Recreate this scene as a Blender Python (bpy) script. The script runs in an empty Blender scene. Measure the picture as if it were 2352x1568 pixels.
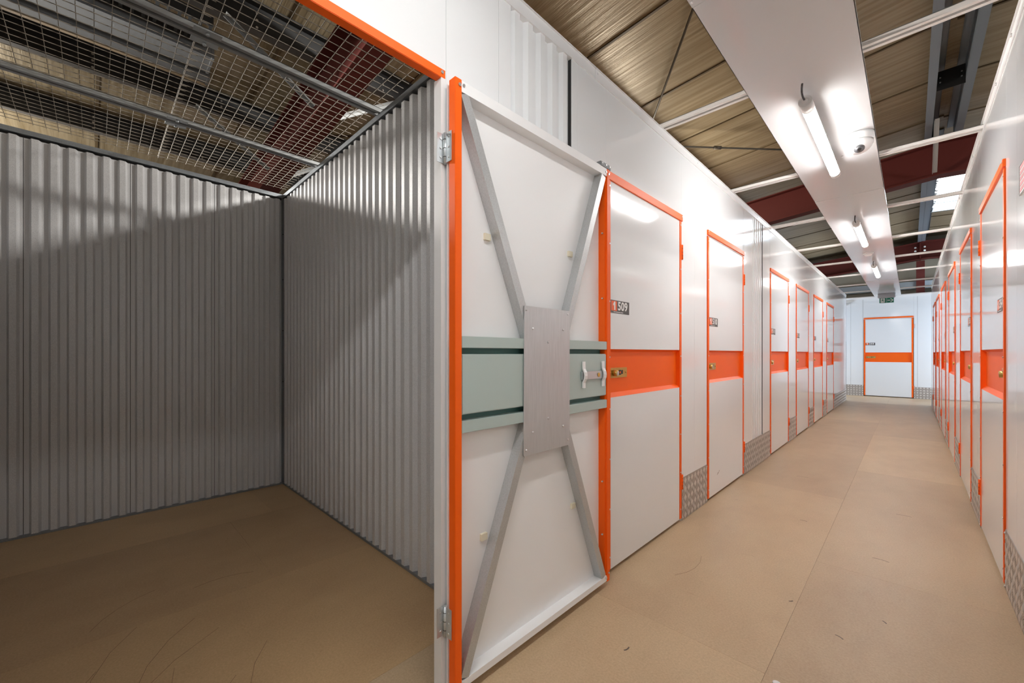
import bpy, bmesh, math, random
from mathutils import Vector, Matrix
random.seed(7)
S = bpy.context.scene
COL = S.collection
PI = math.pi

# ------------------------------------------------------------------ helpers
def lin(r, g, b):
    f = lambda c: (c/255/12.92) if c/255 <= .04045 else ((c/255+.055)/1.055)**2.4
    return (f(r), f(g), f(b), 1)

class MB:
    """collects shapes and links them as one mesh object"""
    def __init__(self): self.bm = bmesh.new()
    def quadbox(self, pts):
        v = [self.bm.verts.new(p) for p in pts]
        for f in ((0,3,2,1),(4,5,6,7),(0,1,5,4),(1,2,6,5),(2,3,7,6),(3,0,4,7)):
            self.bm.faces.new([v[i] for i in f])
        return self
    def box(self, x0, x1, y0, y1, z0, z1):
        return self.quadbox([(x0,y0,z0),(x1,y0,z0),(x1,y1,z0),(x0,y1,z0),(x0,y0,z1),(x1,y0,z1),(x1,y1,z1),(x0,y1,z1)])
    def prism(self, prof, a, b, fn, cap=True):
        """closed profile [(p,q)] swept from a to b; fn(p,q,t)->xyz"""
        A = [self.bm.verts.new(fn(p,q,a)) for p,q in prof]
        B = [self.bm.verts.new(fn(p,q,b)) for p,q in prof]
        n = len(prof)
        for i in range(n):
            self.bm.faces.new([A[i],A[(i+1)%n],B[(i+1)%n],B[i]])
        if cap:
            self.bm.faces.new(A[::-1]); self.bm.faces.new(B)
        return self
    def bar(self, p, q, w, h, up=(0,0,1)):
        p, q = Vector(p), Vector(q); d = (q-p).normalized(); up = Vector(up)
        s = d.cross(up).normalized(); u = s.cross(d).normalized()
        s, u = s*w/2, u*h/2
        return self.quadbox([p-s-u,p+s-u,q+s-u,q-s-u,p-s+u,p+s+u,q+s+u,q-s+u])
    def cyl(self, p, q, r, n=16, r2=None, cap=True):
        p, q = Vector(p), Vector(q); d = (q-p).normalized()
        up = Vector((0,0,1)) if abs(d.z) < .9 else Vector((1,0,0))
        s = d.cross(up).normalized(); u = s.cross(d)
        r2 = r if r2 is None else r2
        A = [self.bm.verts.new(p+(s*math.cos(2*PI*i/n)+u*math.sin(2*PI*i/n))*r) for i in range(n)]
        B = [self.bm.verts.new(q+(s*math.cos(2*PI*i/n)+u*math.sin(2*PI*i/n))*r2) for i in range(n)]
        for i in range(n):
            f = self.bm.faces.new([A[i],A[(i+1)%n],B[(i+1)%n],B[i]]); f.smooth = True
        if cap:
            self.bm.faces.new(A[::-1]); self.bm.faces.new(B)
        return self
    def tube(self, pts, r, n=10):
        for a, b in zip(pts[:-1], pts[1:]): self.cyl(a, b, r, n)
        return self
    def lathe(self, c, prof, n=32, axis='z'):
        """prof [(r,h)] turned about an axis through c"""
        rings = []
        for r, h in prof:
            ring = []
            for i in range(n):
                a = 2*PI*i/n; x, y = r*math.cos(a), r*math.sin(a)
                p = {'z':(x,y,h),'y':(x,h,-y),'x':(h,x,y)}[axis]
                ring.append(self.bm.verts.new(Vector(c)+Vector(p)))
            rings.append(ring)
        for A, B in zip(rings[:-1], rings[1:]):
            for i in range(n):
                f = self.bm.faces.new([A[i],A[(i+1)%n],B[(i+1)%n],B[i]]); f.smooth = True
        self.bm.faces.new(rings[0][::-1]); self.bm.faces.new(rings[-1])
        return self
    def poly(self, pts, th, axis='y'):
        """flat outline [(x,z)] at y=0 given a little thickness towards -y"""
        A = [self.bm.verts.new((x,0,z)) for x,z in pts]; B = [self.bm.verts.new((x,-th,z)) for x,z in pts]
        n = len(pts)
        for i in range(n): self.bm.faces.new([A[i],A[(i+1)%n],B[(i+1)%n],B[i]])
        self.bm.faces.new(A[::-1]); self.bm.faces.new(B); return self
    def build(self, name, mat, parent=None, bevel=0, loc=None):
        bmesh.ops.recalc_face_normals(self.bm, faces=self.bm.faces[:])
        if bevel:
            bmesh.ops.bevel(self.bm, geom=[e for e in self.bm.edges], offset=bevel, segments=2, affect='EDGES', clamp_overlap=True)
        me = bpy.data.meshes.new(name); self.bm.to_mesh(me); self.bm.free()
        if mat: me.materials.append(mat)
        o = bpy.data.objects.new(name, me); COL.objects.link(o)
        if parent: o.parent = parent
        if loc: o.location = loc
        return o

def each(name, m, parent, shapes):
    for f in shapes:
        b = MB(); f(b); b.build(name, m, parent)
def tag(o, label=None, cat=None, group=None, kind=None):
    if label: o['label'] = label
    if cat: o['category'] = cat
    if group: o['group'] = group
    if kind: o['kind'] = kind
    return o
def root(name, loc=(0,0,0), rz=0, **k):
    o = bpy.data.objects.new(name, None); COL.objects.link(o)
    o.empty_display_size = .1
    o.location = loc; o.rotation_euler = (0,0,rz)
    return tag(o, **k)
def copy_tree(o, parent=None):
    c = o.copy(); COL.objects.link(c); c.parent = parent
    for ch in [x for x in bpy.data.objects if x.parent == o]: copy_tree(ch, c)
    return c
def text_obj(name, body, mat, height, parent, loc, sx=1, th=.0006, bold=.03, track=1.0):
    """lettering standing in the x-z plane, facing -y, left edge at loc"""
    cu = bpy.data.curves.new(name, 'FONT'); cu.body = body; cu.size = height/.70
    cu.extrude = th; cu.offset = bold*height; cu.space_character = track
    t = bpy.data.objects.new(name, cu); COL.objects.link(t)
    bpy.context.view_layer.update()
    me = bpy.data.meshes.new_from_object(t.evaluated_get(bpy.context.evaluated_depsgraph_get()))
    bpy.data.objects.remove(t)
    x0 = min(v.co.x for v in me.vertices); z0 = min(v.co.y for v in me.vertices)
    for v in me.vertices: v.co = ((v.co.x-x0)*sx, -v.co.z, v.co.y-z0)
    me.materials.clear(); me.materials.append(mat)
    o = bpy.data.objects.new(name, me); COL.objects.link(o); o.parent = parent; o.location = loc
    return o

# ------------------------------------------------------------------ materials
def mat(name, col, rough=.5, metal=0, spec=.5, coat=0, emit=None, estr=0, trans=0):
    m = bpy.data.materials.new(name); m.use_nodes = True
    b = m.node_tree.nodes['Principled BSDF']
    b.inputs['Base Color'].default_value = col; b.inputs['Roughness'].default_value = rough
    b.inputs['Metallic'].default_value = metal; b.inputs['Specular IOR Level'].default_value = spec
    b.inputs['Coat Weight'].default_value = coat
    if emit: b.inputs['Emission Color'].default_value = emit; b.inputs['Emission Strength'].default_value = estr
    if trans: b.inputs['Transmission Weight'].default_value = trans
    return m
def N(m, t, **k):
    n = m.node_tree.nodes.new(t)
    for a, v in k.items():
        if a in n.inputs: n.inputs[a].default_value = v
        else: setattr(n, a, v)
    return n
def L(m, a, b): m.node_tree.links.new(a, b)
def bsdf(m): return m.node_tree.nodes['Principled BSDF']
def coords(m, scale=(1,1,1), kind='Object'):
    tc = N(m,'ShaderNodeTexCoord'); mp = N(m,'ShaderNodeMapping'); mp.inputs['Scale'].default_value = scale
    if kind == 'World':
        g = N(m,'ShaderNodeNewGeometry'); L(m, g.outputs['Position'], mp.inputs['Vector'])
    else: L(m, tc.outputs[kind], mp.inputs['Vector'])
    return mp.outputs['Vector']
def noise(m, vec, scale, detail=3, rough=.5):
    n = N(m,'ShaderNodeTexNoise'); n.inputs['Scale'].default_value = scale; n.inputs['Detail'].default_value = detail
    n.inputs['Roughness'].default_value = rough; L(m, vec, n.inputs['Vector']); return n.outputs['Fac']
def bump(m, h, strength, dist):
    b = N(m,'ShaderNodeBump'); b.inputs['Strength'].default_value = strength; b.inputs['Distance'].default_value = dist
    L(m, h, b.inputs['Height']); L(m, b.outputs['Normal'], bsdf(m).inputs['Normal'])
def mixcol(m, fac, a, b, lo=.3, hi=.7):
    r = N(m,'ShaderNodeValToRGB'); r.color_ramp.elements[0].position = lo; r.color_ramp.elements[1].position = hi
    r.color_ramp.elements[0].color = a; r.color_ramp.elements[1].color = b
    L(m, fac, r.inputs['Fac']); return r.outputs['Color']

def wavy(m, st=.35, dist=.004, sc=1.1):
    v = coords(m, (1,1,.45), 'World'); bump(m, noise(m, v, sc, 1), st, dist)
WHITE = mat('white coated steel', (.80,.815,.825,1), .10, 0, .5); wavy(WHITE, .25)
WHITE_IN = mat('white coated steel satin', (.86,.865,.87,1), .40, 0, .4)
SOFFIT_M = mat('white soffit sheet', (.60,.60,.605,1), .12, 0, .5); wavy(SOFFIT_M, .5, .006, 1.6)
TRIM_M = mat('white trim', (.78,.78,.78,1), .3, 0, .5)
ORANGE = mat('orange powder coat', (.95,.130,.005,1), .42, 0, .28)
ORANGE_D = mat('orange header paint', (.95,.14,.008,1), .42, 0, .28)
BRASS = mat('brass', (.60,.42,.13,1), .3, .9)
STEEL = mat('bright steel', (.7,.7,.7,1), .3, .9)
ZINC = mat('zinc plate', (.62,.66,.68,1), .38, .7)
PLASTIC_W = mat('white plastic', (.85,.85,.85,1), .35)
CREAM = mat('cream foam', (.75,.70,.55,1), .8)
DARK = mat('dark metal', (.02,.02,.02,1), .5)
BLACK = mat('black gap', (.01,.01,.01,1), .8)
TEAL = mat('primed teal grey steel', (.45,.545,.52,1), .4, .15)
GREYBOX = mat('grey cast box', (.25,.26,.27,1), .5, .3)
SIGN_G = mat('sign charcoal', (.085,.078,.075,1), .45)
SIGN_O = mat('sign orange', (.85,.14,.035,1), .45)
SIGN_W = mat('sign white', (.82,.82,.8,1), .5)
EXIT_G = mat('exit green', (.01,.19,.11,1), .4)
EXIT_B = mat('exit casing', (.42,.41,.42,1), .5)
GLASS_D = mat('camera dome tint', (.12,.12,.13,1), .08, 0, .7)
CABLE = mat('grey cable', (.05,.045,.045,1), .5)
RED_ST = mat('oxide red steel', (.105,.020,.015,1), .6, 0, .2)
PURLIN_M = mat('galvanised purlin', (.26,.29,.32,1), .45, .5)
PURLIN_D = mat('shade darkened purlin', (.03,.03,.03,1), .6, .1)  # galvanised purlin darkened for the shade over the open unit
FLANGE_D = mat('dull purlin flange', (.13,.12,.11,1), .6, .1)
RODM = mat('bracing rod', (.16,.14,.11,1), .5, .5)
CHAN_W = mat('white strut', (.80,.77,.74,1), .35)
CHAN_G = mat('strut slot', (.22,.26,.26,1), .5, .3)
CHAN_D = mat('grey strut', (.36,.37,.37,1), .45, .3)
TRUNK_M = mat('galvanised trunking', (.20,.205,.21,1), .5, .4)
LIP_M = mat('beige edge', (.40,.30,.19,1), .5)
WIRE_M = mat('galvanised wire', (.28,.245,.20,1), .6, .1)

def galv(name, col, rough=.45, metal=.5, sc=260, amt=.25):
    m = mat(name, col, rough, metal)
    v = coords(m, (1,1,1), 'World'); f = noise(m, v, sc, 2)
    d = tuple(c*(1-amt) for c in col[:3])+(1,); e = tuple(min(1,c*(1+amt)) for c in col[:3])+(1,)
    L(m, mixcol(m, f, d, e), bsdf(m).inputs['Base Color'])
    return m
CORR = galv('galvanised corrugated sheet', (.70,.70,.71,1), .45, .12, 320, .15)
GALV = galv('galvanised brace', (.52,.535,.54,1), .4, .55, 200, .08)
TRACK = galv('galvanised track', (.26,.28,.30,1), .45, .5, 200, .1)
# brushed plate in the middle of the open door
PLATE_M = mat('brushed steel plate', (.50,.49,.48,1), .38, .65)
v = coords(PLATE_M, (220,220,12)); f = noise(PLATE_M, v, 1, 4, .6)
L(PLATE_M, mixcol(PLATE_M, f, (.53,.54,.55,1), (.60,.61,.62,1)), bsdf(PLATE_M).inputs['Base Color'])
# tread plate
TREAD = mat('aluminium tread plate', (.50,.46,.42,1), .42, .3)
v = coords(TREAD, (1,1,1), 'World'); f = noise(TREAD, v, 500, 2)
L(TREAD, mixcol(TREAD, f, (.30,.265,.235,1), (.40,.36,.325,1)), bsdf(TREAD).inputs['Base Color'])
TREAD_L = mat('aluminium tread lozenge', (.62,.58,.54,1), .36, .3)
# floor boards
FLOOR = mat('brown particle board', (.4,.28,.18,1), .42, 0, .35)
v = coords(FLOOR, (1,1,1), 'World')
f1 = noise(FLOOR, v, 120, 6, .75)
c1 = mixcol(FLOOR, f1, (.45,.325,.205,1), (.65,.49,.325,1), .25, .75)
geo = N(FLOOR,'ShaderNodeNewGeometry')
tint = mixcol(FLOOR, geo.outputs['Random Per Island'], (.88,.86,.845,1), (1.05,1.045,1.0,1), 0, 1)
mx = N(FLOOR,'ShaderNodeMix', data_type='RGBA', blend_type='MULTIPLY'); mx.inputs[0].default_value = 1
L(FLOOR, c1, mx.inputs[6]); L(FLOOR, tint, mx.inputs[7])
f2 = noise(FLOOR, coords(FLOOR, (1.0,.55,1), 'World'), 2.6, 5, .65)
st = mixcol(FLOOR, f2, (.86,.82,.80,1), (1.03,1.03,1.02,1), .28, .6)
mx2 = N(FLOOR,'ShaderNodeMix', data_type='RGBA', blend_type='MULTIPLY'); mx2.inputs[0].default_value = .8
L(FLOOR, mx.outputs[2], mx2.inputs[6]); L(FLOOR, st, mx2.inputs[7])
# fine scuffs
sc = N(FLOOR,'ShaderNodeTexNoise'); sc.inputs['Scale'].default_value = 9; sc.inputs['Detail'].default_value = 9; sc.inputs['Roughness'].default_value = .75; sc.inputs['Distortion'].default_value = 1.2
L(FLOOR, coords(FLOOR, (.5,2.4,1), 'World'), sc.inputs['Vector'])
sc2 = mixcol(FLOOR, sc.outputs['Fac'], (.72,.66,.62,1), (1,1,1,1), .29, .36)
mx3 = N(FLOOR,'ShaderNodeMix', data_type='RGBA', blend_type='MULTIPLY'); mx3.inputs[0].default_value = .8
L(FLOOR, mx2.outputs[2], mx3.inputs[6]); L(FLOOR, sc2, mx3.inputs[7])
L(FLOOR, mx3.outputs[2], bsdf(FLOOR).inputs['Base Color'])
bump(FLOOR, f1, .15, .001)
FLOOR_U = FLOOR.copy(); FLOOR_U.name = 'brown particle board of the unit'
for n in FLOOR_U.node_tree.nodes:
    if n.type == 'VALTORGB' and abs(n.color_ramp.elements[0].color[0]-.45) < .001:
        n.color_ramp.elements[0].color = (.50,.33,.17,1); n.color_ramp.elements[1].color = (.70,.48,.275,1)
SCUFF = mat('dark scuff mark', (.14,.10,.08,1), .6)
SCRATCH = mat('floor scratch', (.17,.10,.05,1), .6)
# roof lining: wrinkled foil-kraft sheet, wrinkles run across the roof
LINING = mat('roof lining', (.4,.34,.25,1), .38, .25)
v = coords(LINING, (.35,9,1), 'World'); f = noise(LINING, v, 2.2, 6, .62)
v2 = coords(LINING, (.15,1.6,1), 'World'); g = noise(LINING, v2, 1.3, 2)
L(LINING, mixcol(LINING, f, (.27,.205,.115,1), (.47,.385,.26,1)), bsdf(LINING).inputs['Base Color'])
bump(LINING, f, .35, .02)
SEAM = mat('lining seam', (.13,.09,.045,1), .6)
GABLE_M = mat('gable lining', (.36,.31,.23,1), .6)
v = coords(GABLE_M, (1,1,.4), 'World'); bump(GABLE_M, noise(GABLE_M, v, 4, 4), .4, .03)
OUTER = mat('warehouse cladding', (.22,.20,.17,1), .8)
SKYLIGHT = mat('rooflight sheet', (.9,.93,.95,1), .3)
b = bsdf(SKYLIGHT); b.inputs['Transmission Weight'].default_value = 1; b.inputs['IOR'].default_value = 1.02; b.inputs['Roughness'].default_value = .5
TUBE = mat('lit tube diffuser', (.9,.9,.9,1), .4, emit=(1,.99,.97,1), estr=21)
TUBE_N = mat('lit tube diffuser over the doorway', (.9,.9,.9,1), .4, emit=(1,.99,.97,1), estr=13.5)
TUBE_END = mat('tube end cap', (.62,.60,.58,1), .4)

# ------------------------------------------------------------------ dimensions
XR = 1.456            # right corridor wall face
WT = 2.565            # height of the partitions
YE = 14.52            # end wall
Y1 = 12.83            # where the two rows of units end
XB, YS, YN = -2.85, 1.175, -.66    # back, far side and near side of the open unit

# ------------------------------------------------------------------ camera
cam = bpy.data.cameras.new('camera'); co = bpy.data.objects.new('camera', cam); COL.objects.link(co)
cam.sensor_width = 36; cam.lens = 36*935/2352; cam.shift_y = 27/2352; cam.clip_start = .02
co.location = (1.123, 0, 1.15); co.rotation_euler = (PI/2, 0, math.radians(44.38))
S.camera = co

# ------------------------------------------------------------------ floor
fl = MB()
cols = [(-2.95,-2.19,.9),(-2.19,-1.21,.64),(-1.21,-.23,-.9),(-.23,.75,1.68),(.75,1.73,.35),(1.73,4.4,0)]
for x0, x1, ph in cols:
    y = ph-2.44*3
    while y < 15.3 and x1 > 0:
        fl.box(x0+.0004, x1-.0004, y+.0004, y+2.44-.0004, -.022, 0); y += 2.44
flu = MB()
for x0, x1, ph in cols:
    y = ph-2.44*3
    while y < 15.3 and x1 < 0:
        flu.box(x0+.0004, x1-.0004, y+.0004, y+2.44-.0004, -.022, 0); y += 2.44
floor = tag(fl.build('floor', FLOOR), 'brown particle board floor of the corridor and the open unit', 'floor', kind='structure')
flu.build('unit_boards', FLOOR_U, floor)
sub = MB(); sub.box(-9,6,-6,15.3,-.05,-.0222); sub.build('subfloor', SEAM, floor)
def scuffs(name, m, lst):
    b = MB()
    for x, y, l, a, w in lst:
        n = 4; pts = [(x+math.cos(a+.12*i)*l*i/n, y+math.sin(a+.12*i)*l*i/n, .0004) for i in range(n+1)]
        for p, q in zip(pts[:-1], pts[1:]): b.bar(p, q, w*.55, .0004)
    return b.build(name, m, floor)
scuffs('scuff_marks', SCUFF, [(1.04,3.05,.07,2.6,.006),(.93,2.10,.03,2.2,.008),(.72,2.25,.02,.4,.010),(1.13,4.0,.08,2.7,.006),(.33,1.43,.03,.9,.010),(.62,3.4,.04,2.7,.006),(1.05,2.35,.02,1.8,.009),(.45,4.6,.09,2.85,.005)])
scuffs('scratches', SCRATCH, [(-1.10,.30,.55,-.9,.0022),(-.95,.36,.75,-1.1,.002),(-1.2,.12,.6,-.7,.0018),(-.72,.48,.5,-.7,.002),(-1.35,.58,.25,-2.2,.002),(-.6,.35,.6,-.8,.002),(-.98,.0,.5,-.6,.0018),(.25,2.1,.30,1.0,.002),(-1.5,.2,.3,-1.3,.0018),(-.8,.2,.35,-.3,.0018)])
sm = MB(); sm.lathe((.79,1.66,0), [(.013,0),(.013,.001),(.011,.0016),(.004,.0016)], 16); tag(sm.build('floor_screw', STEEL), 'small steel screw cap sunk in the floor near the camera', 'screw')

# ------------------------------------------------------------------ corrugated sheeting
def corr_profile(n, pitch=.08, depth=.024, first=.022, length=None):
    pts = [(0,0)]
    for k in range(n):
        a = first+k*pitch
        pts += [(a,0),(a+.011,depth),(a+.011+.029,depth),(a+.051,0)]
    pts.append((length or n*pitch+.01, 0))
    return pts
def corr_sheet(mb, prof, fn, z0, z1, th=.0012):
    A = []; 
    for p, q in prof: A.append((mb.bm.verts.new(fn(p,q,z0)), mb.bm.verts.new(fn(p,q,z1))))
    for a, b in zip(A[:-1], A[1:]): mb.bm.faces.new([a[0],b[0],b[1],a[1]])
    return mb

# walls of the open unit --------------------------------------------------
def unit_wall(name, label, start, module_dir, n_mod, fn, lo, hi):
    """fn(along, out, z)"""
    r = root(name, label=label, cat='wall', kind='structure')
    for k in range(n_mod):
        s0 = start+k*.49
        b = MB()
        prof = [(s0+p, q) for p, q in corr_profile(6, length=.487)]
        prof = [(p,q) for p,q in prof if lo-1e-6 <= p <= hi+1e-6]
        if len(prof) < 2: continue
        prof = [(prof[0][0],-.004)]+prof+[(prof[-1][0],-.004)]
        corr_sheet(b, prof, fn, .012, 2.50)
        b.build('corrugated_sheet', CORR, r)
    b = MB(); b.quadbox([fn(lo,-.006,0),fn(hi,-.006,0),fn(hi,-.004,0),fn(lo,-.004,0),fn(lo,-.006,2.53),fn(hi,-.006,2.53),fn(hi,-.004,2.53),fn(lo,-.004,2.53)])
    b.build('backing', DARK, r)
    for nm, z0, z1, d in (('top_track',2.515,2.545,.024),('bottom_track',0,.014,.026)):
        b = MB(); b.quadbox([fn(lo,-.02,z0),fn(hi,-.02,z0),fn(hi,d,z0),fn(lo,d,z0),fn(lo,-.02,z1),fn(hi,-.02,z1),fn(hi,d,z1),fn(lo,d,z1)])
        b.build(nm, TRACK, r)
    return r
unit_wall('wall_back', 'grey galvanised corrugated wall at the back of the open unit', -.317-.49*2, 1, 5, lambda p,q,z: (XB+q, p, z), YN, YS)
unit_wall('wall_side', 'grey galvanised corrugated side wall of the open unit, beside the white door jamb', -3.32, 1, 7, lambda p,q,z: (p, YS-q, z), XB, -.032)
unit_wall('wall_near', 'grey corrugated partition on the near side of the open unit', -3.30, 1, 7, lambda p,q,z: (p, YN+q, z), XB, -.032)
b = MB(); b.box(XB,XB+.03,YS-.008,YS,.014,2.515); b.box(XB,XB+.008,YS-.03,YS,.014,2.515)
cp = tag(b.build('trim_1', TRACK), 'grey steel corner angle where the two corrugated walls meet', 'corner trim', kind='structure')
each('screw', DARK, cp, [lambda b,z=z: b.cyl((XB+.008,YS-.02,z),(XB+.013,YS-.02,z),.004,8) for z in (.9,1.35,1.8,2.2)])

# ------------------------------------------------------------------ left partition
def front_panel(parent, y0, y1, z0, z1, name='panel'):
    b = MB(); b.box(-.03, 0, y0+.0005, y1-.0005, z0, z1); return b.build(name, WHITE, parent)
wl = root('wall_left', label='white glossy steel partition with orange framed doors along the left side of the corridor', cat='wall', kind='structure')
DW = .953
LD = [1.846,3.303,5.277,6.724,8.132,9.57]
LN = ['509','510','511','512','513','514']
HEAD = {0:(2.050,2.094)}
def head_z(i): return HEAD.get(i,(2.066,2.104))
front_panel(wl, -1.9, -.165, 0, WT)
front_panel(wl, -.165, .828, 2.076, WT)
front_panel(wl, .828, 1.075, 0, WT); front_panel(wl, 1.075, 1.141, 0, WT)
front_panel(wl, 1.5428, 1.588, 0, WT); front_panel(wl, 1.588, LD[0]-.006, 0, WT)
for i, y in enumerate(LD):
    front_panel(wl, y-.006, y+DW+.008, 2.058, WT)
edges = [(LD[0]+DW+.008, 3.045),(3.045, LD[1]-.006),(LD[1]+DW+.008,4.256),(4.256,4.563),(4.965,5.265),(5.265,LD[2]-.006),
 (LD[2]+DW+.008,6.36),(6.36,LD[3]-.006),(LD[3]+DW+.008,7.78),(7.78,LD[4]-.006),(LD[4]+DW+.008,9.2),(9.2,LD[5]-.006),
 (LD[5]+DW+.008,10.8),(10.8,11.3),(11.3,12.1),(12.1,Y1)]
for a, c in edges: front_panel(wl, a, c, 0, WT)
front_panel(wl, -4.0, -1.9, 0, WT)
# fluted white infill sheets
for y0, n in ((1.143,5),(4.565,5)):
    b = MB(); prof = [(y0+p, q) for p,q in corr_profile(n, pitch=.079, depth=.018, first=.012, length=.398)]
    corr_sheet(b, prof, lambda p,q,z: (-.02+q, p, z), .01, WT-.045); b.build('fluted_infill', WHITE, wl)
    b = MB(); b.box(-.06,-.03,y0-.003,y0+.402,0,WT-.02); b.box(-.03,-.003,y0+.3987,y0+.4002,.01,WT-.05); b.build('infill_backing', DARK, wl)
# head trim in lengths
ys = [-4.0,1.736,4.72,7.70,10.68,Y1]
for a, c in zip(ys[:-1], ys[1:]):
    b = MB(); b.box(-.035,.004,a+.0015,c-.0015,WT-.05,WT); b.box(-.035,.010,a+.0015,c-.0015,WT,WT+.004)
    b.build('head_trim', TRIM_M, wl)
each('rivet', TRIM_M, wl, [lambda b,y=y: b.cyl((.004,y,WT-.015),(.007,y,WT-.015),.006,10) for y in (1.76,3.1,4.75,5.9,7.73,9.3,10.7)])
# jambs of the open doorway
for y0, y1 in ((.808,.828),(-.185,-.165)):
    b = MB(); b.box(-.04,0,y0,y1,0,2.076); b.build('jamb', TRIM_M, wl)
# header of the open doorway and over each closed door
def header(parent, fn, w, z0, z1):
    b = MB(); P = [fn(0,.012,z0),fn(w,.012,z0),fn(w,-.011,z0),fn(0,-.011,z0),fn(0,.012,z1),fn(w,.012,z1),fn(w,-.011,z1),fn(0,-.011,z1)]
    b.quadbox(P); o = b.build('door_header', ORANGE_D, parent, bevel=.0015)
    each('rivet', STEEL, o, [lambda b,x=x: b.cyl(fn(x,-.0105,z1-.014), fn(x,-.0135,z1-.014), .0048, 12) for x in (.012, w-.012)])
    return o
b = MB(); b.box(-.030,.001,-.17,.826,2.074,2.104); oh = b.build('door_header', ORANGE_D, wl, bevel=.0015)
b = MB(); b.cyl((.0005,.812,2.092),(.004,.812,2.092),.0055,12); b.build('rivet', STEEL, oh)
for i, y in enumerate(LD):
    z0, z1 = head_z(i)
    header(wl, lambda x,d,z,y=y: (-d, y-.004+x, z), DW+.012, z0, z1)
# return wall that closes the row of units at the cross passage
b = MB(); b.box(-2.9,0,Y1-.03,Y1,0,WT); b.build('end_return', WHITE, wl)
b = MB()
for z in range(0, 22): b.box(-.001,.0035,Y1-.012,Y1+.004,.35+z*.05,.385+z*.05)
b.build('edge_strip', CHAN_D, wl)

# ------------------------------------------------------------------ right partition
RD0 = [3.105,4.635,6.215,7.80,9.46,10.80]
RN = ['354','353','352','351','350','349']
WR = 2.61
wr = root('wall_right', label='white glossy steel partition along the right side of the corridor', cat='wall', kind='structure')
def rpanel(y0, y1, z0, z1):
    b = MB(); b.box(XR, XR+.03, y0+.0005, y1-.0005, z0, z1); return b.build('panel', WHITE, wr)
pr = -4.0
cuts = {0:[-2.6,-1.2,.2,1.5,2.3,2.82],1:[4.3],2:[5.85],3:[7.4],4:[8.95],5:[10.6]}
for i, y in enumerate(RD0):
    seq = [pr]+cuts[i]+[y-.006]
    for a, c in zip(seq[:-1], seq[1:]): rpanel(a, c, 0, WR)
    rpanel(y-.006, y+DW+.008, 2.058, WR)
    pr = y+DW+.008
seq = [pr, 11.9, 12.5, Y1]
for a, c in zip(seq[:-1], seq[1:]): rpanel(a, c, 0, WR)
ys = [-4.0,1.2,3.35,5.6,7.9,10.2,Y1]
for a, c in zip(ys[:-1], ys[1:]):
    b = MB(); b.box(XR-.004,XR+.035,a+.0015,c-.0015,WR-.05,WR); b.box(XR-.012,XR+.035,a+.0015,c-.0015,WR,WR+.004); b.build('head_trim', TRIM_M, wr)
each('rivet', STEEL, wr, [lambda b,y=y: b.cyl((XR-.003,y,WR-.02),(XR-.009,y,WR-.02),.008,10) for y in (2.9,3.37,4.5,5.62,6.8,7.92,9.1,10.22)])
for i, y in enumerate(RD0):
    header(wr, lambda x,d,z,y=y: (XR+d, y-.004+x, z), DW+.012, 2.062, 2.100)
b = MB(); b.box(XR,4.4,Y1-.03,Y1,0,WR); b.build('end_return', WHITE, wr)

# ------------------------------------------------------------------ end wall
we = root('wall_end', label='white steel wall across the far end of the corridor', cat='wall', kind='structure')
ED0 = .224
xs = [-3.0,-1.6,-.35,-.05,.2,ED0-.006]
EW = 2.65
for a, c in zip(xs[:-1], xs[1:]):
    b = MB(); b.box(a+.0015,c-.0015,YE,YE+.03,0,EW); b.build('panel', WHITE, we)
b = MB(); b.box(ED0-.006,ED0+DW+.008,YE,YE+.03,2.058,EW); b.build('panel', WHITE, we)
xs = [ED0+DW+.008,1.25,1.50,2.4,3.4,4.4]
for a, c in zip(xs[:-1], xs[1:]):
    b = MB(); b.box(a+.0015,c-.0015,YE,YE+.03,0,EW); b.build('panel', WHITE, we)
b = MB(); b.box(-3,4.4,YE-.004,YE+.035,EW-.05,EW); b.box(-3,4.4,YE-.02,YE+.035,EW,EW+.004); b.build('head_trim', TRIM_M, we)
header(we, lambda x,d,z: (ED0-.004+x, YE+d, z), DW+.012, 2.066, 2.104)
b = MB(); b.poly([(0,0),(.16,0),(.16,-.02),(.02,-.13),(0,-.13)], .02); o = b.build('corner_bracket', GALV, we); o.location = (-.14, YE-.01, EW-.05)

# ------------------------------------------------------------------ warehouse shell around the partitions
def roof_z(x): return 4.2-.1*(1.43-x) if x <= 1.43 else 4.2-.05*(x-1.43)
ceil = root('ceiling', label='wrinkled brown foil roof lining of the warehouse above the partitions', cat='ceiling', kind='structure')
def roof_sheet(x0, x1, y0, y1):
    b = MB(); z0, z1 = roof_z(x0), roof_z(x1)
    b.quadbox([(x0,y0,z0),(x1,y0,z1),(x1,y1,z1),(x0,y1,z0),(x0,y0,z0+.04),(x1,y0,z1+.04),(x1,y1,z1+.04),(x0,y1,z0+.04)])
    return b.build('roof_lining', LINING, ceil)
SX0, SX1, SY0, SY1 = 1.432, 2.5, 10.3, 12.5
roof_sheet(-9,1.43,-6,15.4); roof_sheet(SX1,6,-6,15.4); roof_sheet(1.43,SX1,-6,SY0); roof_sheet(1.43,SX1,SY1,15.4)
for k in range(-5,13):
    y = 1.125+1.078*k
    b = MB()
    for x0, x1 in ((-8,1.43),(1.43,6)):
        if x0 > 0 and SY0 < y < SY1: continue
        b.bar((x0,y+ (.05 if x0>0 else -.06),roof_z(x0)-.004),(x1,y,roof_z(x1)-.004),.022,.012)
    b.build('lining_seam', SEAM, ceil)
b = MB(); b.box(-9,6,15.2,15.3,0,4.3); o = b.build('wall_gable', GABLE_M); tag(o, 'pale brown lined gable wall of the warehouse behind the end wall', 'wall', kind='structure')
ob = root('wall_outer', label='dark cladding of the warehouse beyond the units', cat='wall', kind='structure')
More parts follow.
